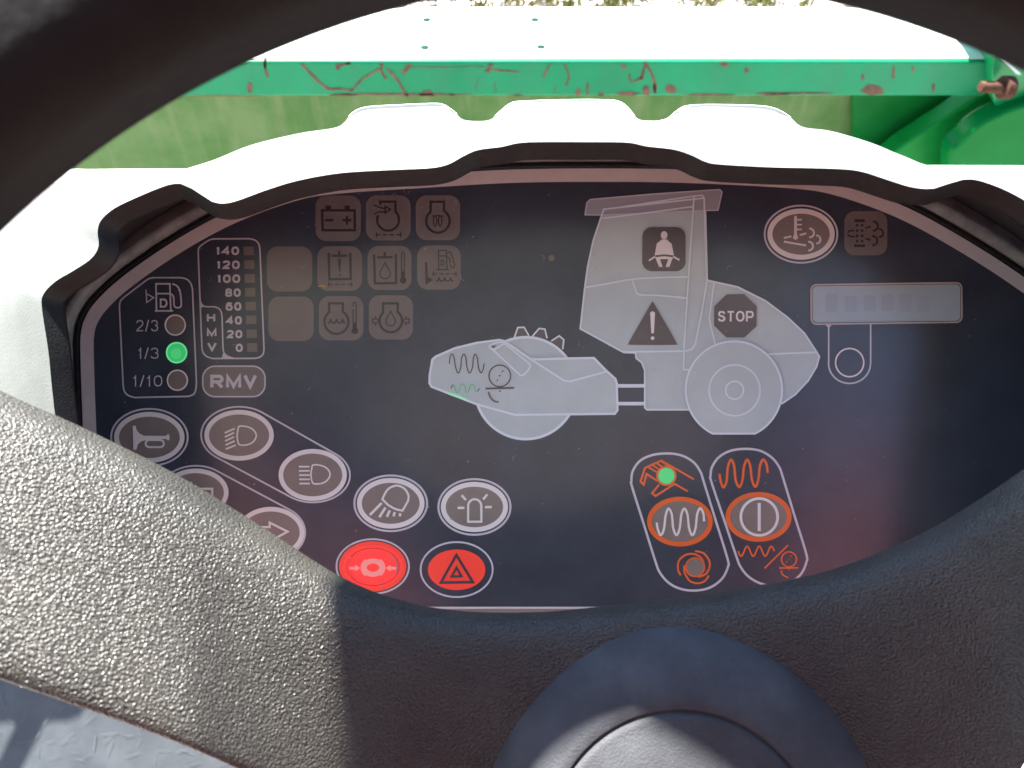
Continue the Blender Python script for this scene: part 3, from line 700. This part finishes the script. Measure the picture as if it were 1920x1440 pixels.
ink(Z3, 4, 'machl', 'frame_lines', dia, dl)
for q in ([(838, 348), (868, 260), (925, 258), (968, 334)], [(1000, 338), (1060, 268), (1112, 275), (1132, 358)], [(1168, 382), (1240, 335), (1282, 370), (1272, 455)]):
    b = Ink(Z3, .5); b.fill(q); c = b.build('cleat', M['dark'], dia)
b = Ink(Z3, 1.5)
for q in ([(838, 348), (868, 260), (925, 258), (968, 334)], [(1000, 338), (1060, 268), (1112, 275), (1132, 358)], [(1168, 382), (1240, 335), (1282, 370), (1272, 455)]): b.stroke(q, 14)
b.build('cleat_outline', M['machl'], dia)
def dsym(b):
    b.stroke(spline([(253, 585), (262, 520), (278, 500), (295, 530), (310, 620), (333, 670), (355, 620), (362, 540), (380, 500), (400, 530), (412, 620), (435, 670), (460, 620), (468, 540), (483, 500), (503, 530), (515, 620), (538, 668), (558, 630), (565, 585)]), 10)
    b.stroke(ell(706, 695, 97), 12, True); b.dot(706, 693, 8); b.fill([(722, 668), (722, 655), (738, 645), (748, 647)]); b.fill([(666, 740), (680, 735), (690, 714), (688, 742)])
    b.stroke([(578, 809), (835, 802)], 17); b.dot(707, 832, 8); b.stroke(spline([(604, 840), (622, 888), (655, 920), (698, 931)]), 14); b.fill([(628, 428), (678, 420), (650, 445)])
    b.stroke(spline([(268, 810), (276, 785), (288, 776)]), 9); b.stroke(spline([(506, 832), (516, 822), (520, 806)]), 9)
ink(Z3, 5, 'dark', 'vibration_symbols', dia, dsym)
ink(Z3, 5, 'greens', 'green_wave', dia, lambda b: b.stroke(spline([(288, 776), (298, 785), (312, 832), (325, 845), (340, 832), (356, 782), (375, 772), (392, 790), (402, 832), (413, 843), (426, 832), (440, 785), (458, 772), (476, 790), (486, 825), (498, 838), (507, 832)]), 9.5))
ink(Z3, 5, 'greenr', 'green_spill', dia, lambda b: b.fill([(235, 838), (300, 858), (420, 905), (425, 918), (300, 872), (232, 848)]))  # LED light leaking over the outline, painted as a glowing strip
b = Ink(Z4, 1); b.stroke([(268, 1133), (434, 1133)], 19); b.stroke([(272, 1229), (434, 1229)], 19); b.build('link_bars', M['machl'], dia)
CAB = [(207, 180), (195, 215), (150, 350), (120, 490), (105, 600), (80, 825), (315, 953), (378, 955), (382, 985), (412, 1008), (428, 1050), (428, 1250), (440, 1262), (700, 1262), (1170, 1228), (1240, 1180), (1310, 1105), (1355, 1030), (1370, 975), (1352, 945), (1290, 850), (1200, 765), (1080, 675), (930, 600), (762, 563), (750, 187), (748, 120)]
ROOF = [(106, 210), (116, 145), (135, 128), (480, 98), (832, 74), (845, 88), (823, 186), (750, 187), (196, 212)]
b = Ink(Z4, 2); b.fill(ROOF); r_ = b.build('cab_roof', M['roof'], dia)
b = Ink(Z4, 3); b.stroke(ROOF, 7, True); b.build('roof_outline', mat('roof_line', (0.58, 0.58, 0.58), **PR), dia)
b = Ink(Z4, 1); b.fill(CAB); b.build('cab_body', M['mach'], dia)
def cl(b):
    b.stroke(CAB, 9, True); b.stroke([(207, 182), (690, 110), (738, 105), (750, 125)], 8); b.stroke([(200, 230), (450, 198), (690, 166)], 8)
    b.stroke([(694, 110), (668, 490), (650, 760), (640, 930), (637, 1045), (668, 1047)], 9); b.stroke([(755, 187), (765, 560), (735, 740), (700, 910), (682, 936), (645, 946), (315, 950)], 9)
    b.stroke(spline([(105, 603), (220, 583), (360, 558), (500, 549), (660, 545)]), 9); b.stroke(spline([(360, 562), (375, 605), (398, 640), (500, 645), (655, 660)]), 9); b.stroke([(803, 575), (775, 770), (808, 910)], 8); b.stroke([(1095, 962), (1355, 952)], 10)
ink(Z4, 3.5, 'machl', 'cab_lines', dia, cl)
WH = arc(908, 1155, 262, 262, 118, 422, 90)
WH = [p for p in arc(908, 1155, 260, 262, 64, -244, 90)]
b = Ink(Z4, 4); b.fill(WH); b.build('rear_wheel', M['mach'], dia)
b = Ink(Z4, 5); b.stroke(WH, 11, True); b.stroke(ell(912, 1157, 137), 9, True); b.stroke(ell(912, 1157, 48), 9, True); b.build('wheel_outline', M['machl'], dia)
b = Ink(Z4, 4); b.fill(rrect(415, 277, 648, 515, 52)); t = b.build('seat_belt_tile', M['dark'], dia)
b = Ink(Z4, 5); b.dot(532, 321, 18, 22); b.fill([(518, 344), (548, 344), (556, 354), (572, 366), (585, 430), (532, 424), (481, 430), (492, 366), (508, 354)])
b.fill([(484, 440), (532, 434), (580, 440), (560, 492), (540, 492), (555, 450), (510, 450), (524, 492), (505, 492)]); b.stroke([(450, 458), (484, 436)], 9); b.stroke([(581, 436), (615, 455)], 9); b.build('seat_belt_symbol', M['ring'], dia)
b = Ink(Z4, 4); b.fill(spline([(470, 684), (478, 690), (594, 892), (596, 904), (588, 912), (352, 912), (344, 904), (346, 892), (462, 690)], True, 3)); b.build('warning_triangle', M['dark'], dia)
b = Ink(Z4, 5); b.fill(arc(470, 742, 13, 10, 180, 360, 10) + [(477, 850), (463, 850)]); b.dot(470, 876, 10); b.build('exclamation_mark', M['ring'], dia)
b = Ink(Z4, 4); b.fill([(870, 640), (965, 638), (1032, 705), (1030, 812), (965, 873), (868, 872), (802, 808), (802, 705)]); b.build('stop_octagon', M['dark'], dia)
b = Ink(Z4, 5); b.text('STOP', 822, 729, 1015, 787, 0.17, .14); b.build('stop_lettering', M['ring'], dia)

# ---- vibration controls
c1 = [(110, 385), (122, 295), (185, 205), (290, 155), (420, 140), (545, 157), (650, 215), (712, 300), (742, 392), (845, 725), (948, 1060), (950, 1130), (900, 1230), (800, 1305), (680, 1333), (550, 1322), (440, 1270), (360, 1180), (318, 1075), (215, 745), (116, 430)]
c2 = [(800, 335), (812, 260), (870, 175), (970, 118), (1100, 100), (1230, 116), (1335, 178), (1398, 260), (1430, 350), (1530, 680), (1632, 1010), (1633, 1090), (1588, 1188), (1500, 1258), (1370, 1291), (1240, 1273), (1130, 1212), (1060, 1125), (1022, 1030), (915, 710), (806, 385)]
for c in (c1, c2): b = Ink(Z8, 1); b.stroke(spline(c, True, 8), 20, True); b.build('control_outline', M['line'], pan)
def hand(b):
    b.stroke([(655, 365), (372, 202), (228, 266), (190, 385), (218, 412), (243, 318), (335, 378)], 17); b.stroke([(255, 258), (335, 305)], 15); b.stroke([(292, 240), (352, 278)], 15); b.stroke([(328, 222), (385, 262)], 15); b.stroke([(368, 205), (440, 258)], 15)
    b.stroke([(352, 412), (290, 485), (320, 511), (488, 405), (603, 470)], 17); b.stroke(ell(415, 335, 80), 17, True)
h_ = ink(Z8, 1, 'orange', 'hand_symbol', pan, hand)
b = Ink(Z8, 2); b.dot(415, 335, 71); b.build('green_lamp', M['green'], h_)
wv = [(330, 740), (340, 800), (365, 850), (392, 800), (408, 680), (433, 620), (461, 670), (474, 790), (503, 850), (530, 790), (545, 670), (570, 620), (597, 670), (612, 790), (640, 850), (668, 790), (682, 670), (708, 617), (735, 660), (742, 730)]
oval(Z8, 533, 733, 265, 196, 42, ring='orange', sym=lambda b: b.stroke(spline(wv), 20), label='orange ringed oval vibration button')
def rot(b):
    b.stroke(spline([(665, 990), (740, 1010), (790, 1080), (785, 1150), (750, 1195), (690, 1215)]), 17); b.stroke(spline([(540, 1200), (516, 1150), (525, 1075), (580, 1025), (650, 1015), (715, 1045), (742, 1100)]), 17)
    b.stroke(spline([(570, 1115), (575, 1180), (620, 1250), (690, 1270), (750, 1250), (785, 1203)]), 17); b.stroke(ell(665, 1130, 80), 15, True)
r_ = ink(Z8, 1, 'orange', 'rotation_symbol', pan, rot); b = Ink(Z8, 2); b.dot(665, 1130, 73); b.build('grey_lamp', M['disc'], r_)
ink(Z8, 1, 'orange', 'wave_symbol', pan, lambda b: b.stroke(spline([(877, 318), (890, 390), (912, 435), (938, 385), (950, 260), (978, 195), (1005, 250), (1018, 370), (1050, 432), (1078, 370), (1090, 260), (1118, 195), (1145, 250), (1160, 370), (1190, 430), (1215, 370), (1230, 250), (1258, 193), (1287, 235), (1297, 310)]), 21))
def pw(b): b.stroke(ell(1222, 692, 160), 24, True); b.stroke([(1222, 570), (1222, 815)], 27)
oval(Z8, 1217, 692, 267, 196, 42, ring='orange', sym=pw, label='orange ringed oval button with circle and bar')
def lowsym(b):
    p = []
    for i in range(33):
        x = 1040 + 315 * i / 32; p.append((x, 995 - 4 + 44 * math.sin(6.283 * 3 * i / 32)))
    b.stroke(p, 14); b.stroke([(1270, 1140), (1475, 938)], 14); b.stroke(ell(1483, 1062, 65), 12, True); b.stroke([(1397, 1138), (1565, 1136)], 13); b.stroke(spline([(1412, 1158), (1430, 1198), (1475, 1221)]), 12)
    b.stroke([(1492, 1040), (1508, 1030)], 7); b.stroke([(1458, 1092), (1472, 1078)], 7); b.dot(1483, 1062, 4); b.dot(1481, 1152, 5)
ink(Z8, 1, 'orange', 'roller_symbol', pan, lowsym)
# dust on the film
b = Ink(Z0, 6)
for i in range(230):
    x, y = random.uniform(200, 1890), random.uniform(350, 1130); r = random.choice([.5, .6, .7, .8, 1.2]); b.fill(ell(x, y, r, r * random.uniform(.6, 1.4), 6))
for i in range(34):
    x, y = random.choice([(random.uniform(600, 800), random.uniform(345, 370)), (random.uniform(220, 1850), random.uniform(380, 1120))]); a = random.uniform(0, 6.28); l = random.uniform(3, 9)
    b.stroke(spline([(x, y), (x + l * math.cos(a), y + l * math.sin(a)), (x + l * 1.6 * math.cos(a + .5), y + l * 1.6 * math.sin(a + .5))], n=4), .5)
o = b.build('dust', M['speck'], pan, kind='stuff')
b = Ink(Z2, 6); b.stroke(spline([(528, 888), (560, 884), (592, 892)]), 11); b.build('straw_bit', M['straw'], pan)

# ================================================================== STEERING WHEEL
whl = thing('steering_wheel', at(1280, 1570, .25), 'black three dimensional steering wheel with grained spokes across the panel', 'steering wheel')
whl['label'] = 'black steering wheel with grained spokes and round centre cap in front of the panel'
# rim
RD = .132; rc = at(1187, 1702, RD); Rm = (1754 + 203) * RD / F; rr = .0151
bm = MB(); n1, n2 = 220, 40; vs = []
for i in range(n1):
    a = 2 * math.pi * i / n1; e = U * math.cos(a) + V * math.sin(a)
    for j in range(n2):
        b_ = 2 * math.pi * j / n2
        q = rr * (1 + .018 * math.cos(5 * b_ + .6) + .012 * math.cos(9 * b_))
        vs.append(rc + e * (Rm + q * math.cos(b_)) + N * (q * 1.05 * math.sin(b_)))
bm.add(vs, [(i * n2 + j, ((i + 1) % n1) * n2 + j, ((i + 1) % n1) * n2 + (j + 1) % n2, i * n2 + (j + 1) % n2) for i in range(n1) for j in range(n2)])
rim = bm.build('rim', M['rim'], whl, smooth=True)
# spokes and hub body: one grained moulding, closed cross-sections
K = [  # top px, bottom px, depth
 ((-680, 330), (-620, 850), .150), ((-480, 452), (-450, 985), .185), ((-300, 562), (-300, 1100), .206), ((-150, 655), (-150, 1180), .211), ((0, 735), (0, 1243), .216), ((150, 802), (160, 1300), .222), ((330, 892), (330, 1362), .230),
 ((480, 984), (480, 1428), .238), ((640, 1085), (620, 1505), .245), ((760, 1130), (720, 1600), .250), ((870, 1148), (830, 1700), .254), ((1000, 1150), (980, 1790), .256), ((1100, 1142), (1120, 1835), .257), ((1300, 1118), (1300, 1850), .257),
 ((1500, 1085), (1480, 1820), .254), ((1620, 1050), (1620, 1750), .250), ((1740, 998), (1760, 1620), .244), ((1830, 945), (1840, 1500), .238), ((1920, 885), (1905, 1385), .230), ((2050, 790), (2050, 1290), .220), ((2250, 650), (2250, 1140), .208), ((2500, 500), (2490, 1000), .185), ((2760, 330), (2740, 830), .150)]
kk = spline([(a[0], a[1], b[0], b[1], d) for a, b, d in K], n=8)
rows = []; NP = 72
for x0, y0, x1, y1, d in kk:
    row = []; TL = .020 * max(0, min(1, (820 - x0) / 420)); TL = TL if x0 > -100 else .020 * max(0, min(1, (x0 + 500) / 400))
    for j in range(NP):
        ph = 2 * math.pi * j / NP
        c, s_ = math.cos(ph), math.sin(ph)
        e = 4.6 if c > 0 else 4.6
        fx = math.copysign(abs(c) ** (2 / e), c); fz = math.copysign(abs(s_) ** (2 / e), s_)
        f = (1 - fx) / 2
        th = .013 if s_ > 0 else .0045
        row.append(at(x0 + (x1 - x0) * f, y0 + (y1 - y0) * f, d - TL * f) + N * (fz * th))
    rows.append(row)
bm = MB(); nr = len(rows)
bm.add([p for r in rows for p in r], [(i * NP + j, i * NP + (j + 1) % NP, (i + 1) * NP + (j + 1) % NP, (i + 1) * NP + j) for i in range(nr - 1) for j in range(NP)])
bm.build('spokes', M['leather'], whl, smooth=True)
# centre cap
cc = at(1274, 1574, .2385); pxr = .234 / F
bm = MB()
R = 402 * pxr
prof = [(R - .001, -.014), (R, -.004), (R - .0012, -.001), (R - .004, .0022), (R - .008, .0052), (R - .013, .0078), (R - .018, .0092), (R - .0206, .0096), (R - .0209, .0094), (R - .0211, .0086), (R - .0216, .0084), (R - .0219, .0092), (R - .0235, .0096), (.020, .0100), (.012, .0100), (.0001, .0100)]
lathe(bm, cc, N + V * .13 - U * .05, prof, 96)
bm.build('centre_cap', M['cap'], whl, smooth=True)

# ================================================================== FLOOR PLATE
bm = MB()
plate(bm, [uvn(-.9, -.12, -.5), uvn(-.05, -.12, -.5), uvn(-.05, -.9, -.5), uvn(-.9, -.9, -.5)], .006, -N)
fp = bm.build('floor_plate', mat('worn_steel', (0.036, 0.041, 0.046), rough=0.5, col2=(0.055, 0.062, 0.068), vscale=25), None)
fp['label'] = 'scratched grey steel plate below the left wheel spoke'; fp['category'] = 'floor plate'

# ================================================================== CAB parts added out of view to shade and colour the light on the panel
def rbox(name, m, parent, x0, x1, y0, y1, z0, z1, bev):
    b = MB(); box(b, x0, x1, y0, y1, z0, z1); return b.build(name, m, parent, bevel=bev, smooth=True)
mliner = mat('cab_liner', (0.225, 0.24, 0.205), rough=0.9, vary=0.08, vscale=8)
cab = thing('cab_roof', Vector((0, -1.2, 3.0)), 'added beige lined cab roof, unseen above and behind the viewer', 'cab roof')
rbox('roof_panel', mliner, cab, -.9, .6, -1.9, -.36, 3.0, 3.08, .02)
rbox('rear_wall', mliner, cab, -.9, .6, -1.9, -1.85, .9, 2.996, .01)
for sx in (-.86, .56): rbox('post', mliner, cab, sx - .04, sx + .04, -1.84, -1.76, .9, 2.996, .01)
mred = mat('red_cloth', (0.10, 0.010, 0.008), rough=0.9, vary=0.15, vscale=20)
mblk = mat('black_cloth', (0.03, 0.03, 0.035), rough=0.9)
reflector = thing('red_reflector', Vector((0, -.85, .9)), 'added red and black seat behind the viewer, mirrored in the panel', 'reflector')  # added unseen, for red reflections in the panel and red bounce on the wheel
rbox('reflector_middle', mblk, reflector, -.03, .15, -.80, -.68, 1.60, 2.42, .04)
for sx in (-1, 1): rbox('reflector_side', mred, reflector, sx * .155 if sx > 0 else -.50, .95 if sx > 0 else -.035, -.80, -.62, 1.60, 2.50, .06)
rbox('reflector_base', mat('red_bounce', (0.13, 0.010, 0.005), rough=0.9, vary=0.1, vscale=20), reflector, -.32, .32, -.80, -.34, 1.40, 1.53, .05)
rbox('reflector_stand', mblk, reflector, -.18, .18, -.80, -.45, .9, 1.39, .02)
# plate added out of view above, its outline cut to shade the wheel
E1 = (U - S * U.dot(S)).normalized(); E2 = S.cross(E1)
if E2.dot(N) < 0: E2 = -E2
def shadow_plate(mb, pts3, dist, thick, extra):
    q = [(p.dot(E1), p.dot(E2)) for p in pts3] + extra
    c0 = at(960, 1200, .24).dot(S) + dist
    plate(mb, [E1 * a + E2 * b + S * c0 for a, b in q], thick, S)
w0 = (uvn(0, -.02, .088)).dot(E2)
capd = lambda x, y: .2295 + .13 * (1572 - y) * .1373e-3 - .05 * (x - 1280) * .1373e-3
pts3 = [at(622, 1050, .245), at(636, 1110, .243), at(650, 1250, .236), at(666, 1440, .234), at(680, 1560, .235), at(940, 1540, capd(940, 1540))]
for x_, y_ in ((1000, 1440), (1060, 1396), (1130, 1366), (1195, 1352), (1232, 1378), (1275, 1404), (1325, 1432), (1375, 1470), (1420, 1530)): pts3.append(at(x_, y_, capd(x_, y_)))
pts3.append(at(1800, 1700, .225))
xr_ = uvn(.55, 0, 0).dot(E1)
sv = MB(); shadow_plate(sv, pts3, .60, .012, [(xr_, pts3[-1].dot(E2)), (xr_, w0), (pts3[0].dot(E1) - .002, w0)])
o = sv.build('wheel_shade_plate', mblk, None); o['label'] = 'added dark notched plate above the view, shading the right of the wheel'; o['category'] = 'shade plate'
lp = lambda x, y: uvn(0, 0, 0) and at(x / 1.9456, 700 + y / 1.9456, .86)
pl = [lp(-60, 1000), lp(330, 1185), lp(312, 1220), lp(290, 1255), lp(250, 1270), lp(165, 1273), lp(82, 1440), lp(-10, 1640), lp(-120, 1640), lp(0, 1400), lp(60, 1276), lp(-60, 1278)]
q = [(p.dot(E1), p.dot(E2)) for p in pl]; c0 = pl[3].dot(S) + .42  # unseen plate added towards the sun, cut to cast the floor plate's shadow
b = MB(); plate(b, [E1 * a + E2 * c + S * c0 for a, c in q], .012, S)
o = b.build('floor_shade_plate', mblk, None); o['label'] = 'added flat black lever with angled stem beside the console, shading the floor plate'; o['category'] = 'shade_plate'

sc = MB()
for i in range(60):
    p = fp.data.vertices; x, y = random.uniform(-40, 420), random.uniform(1300, 1440); a = random.gauss(-.7, .6); l = random.uniform(8, 34)
    A_ = at(x, y, D + .4985); B_ = at(x + l * math.cos(a), y + l * math.sin(a), D + .4985); w_ = (B_ - A_).cross(N).normalized() * random.uniform(.00012, .00028)
    sc.add([A_ - w_, B_ - w_, B_ + w_, A_ + w_], [(0, 1, 2, 3)])
o = sc.build('scratches', mat('bare_scratch', (0.085, 0.09, 0.095), rough=.5), fp, kind='stuff')
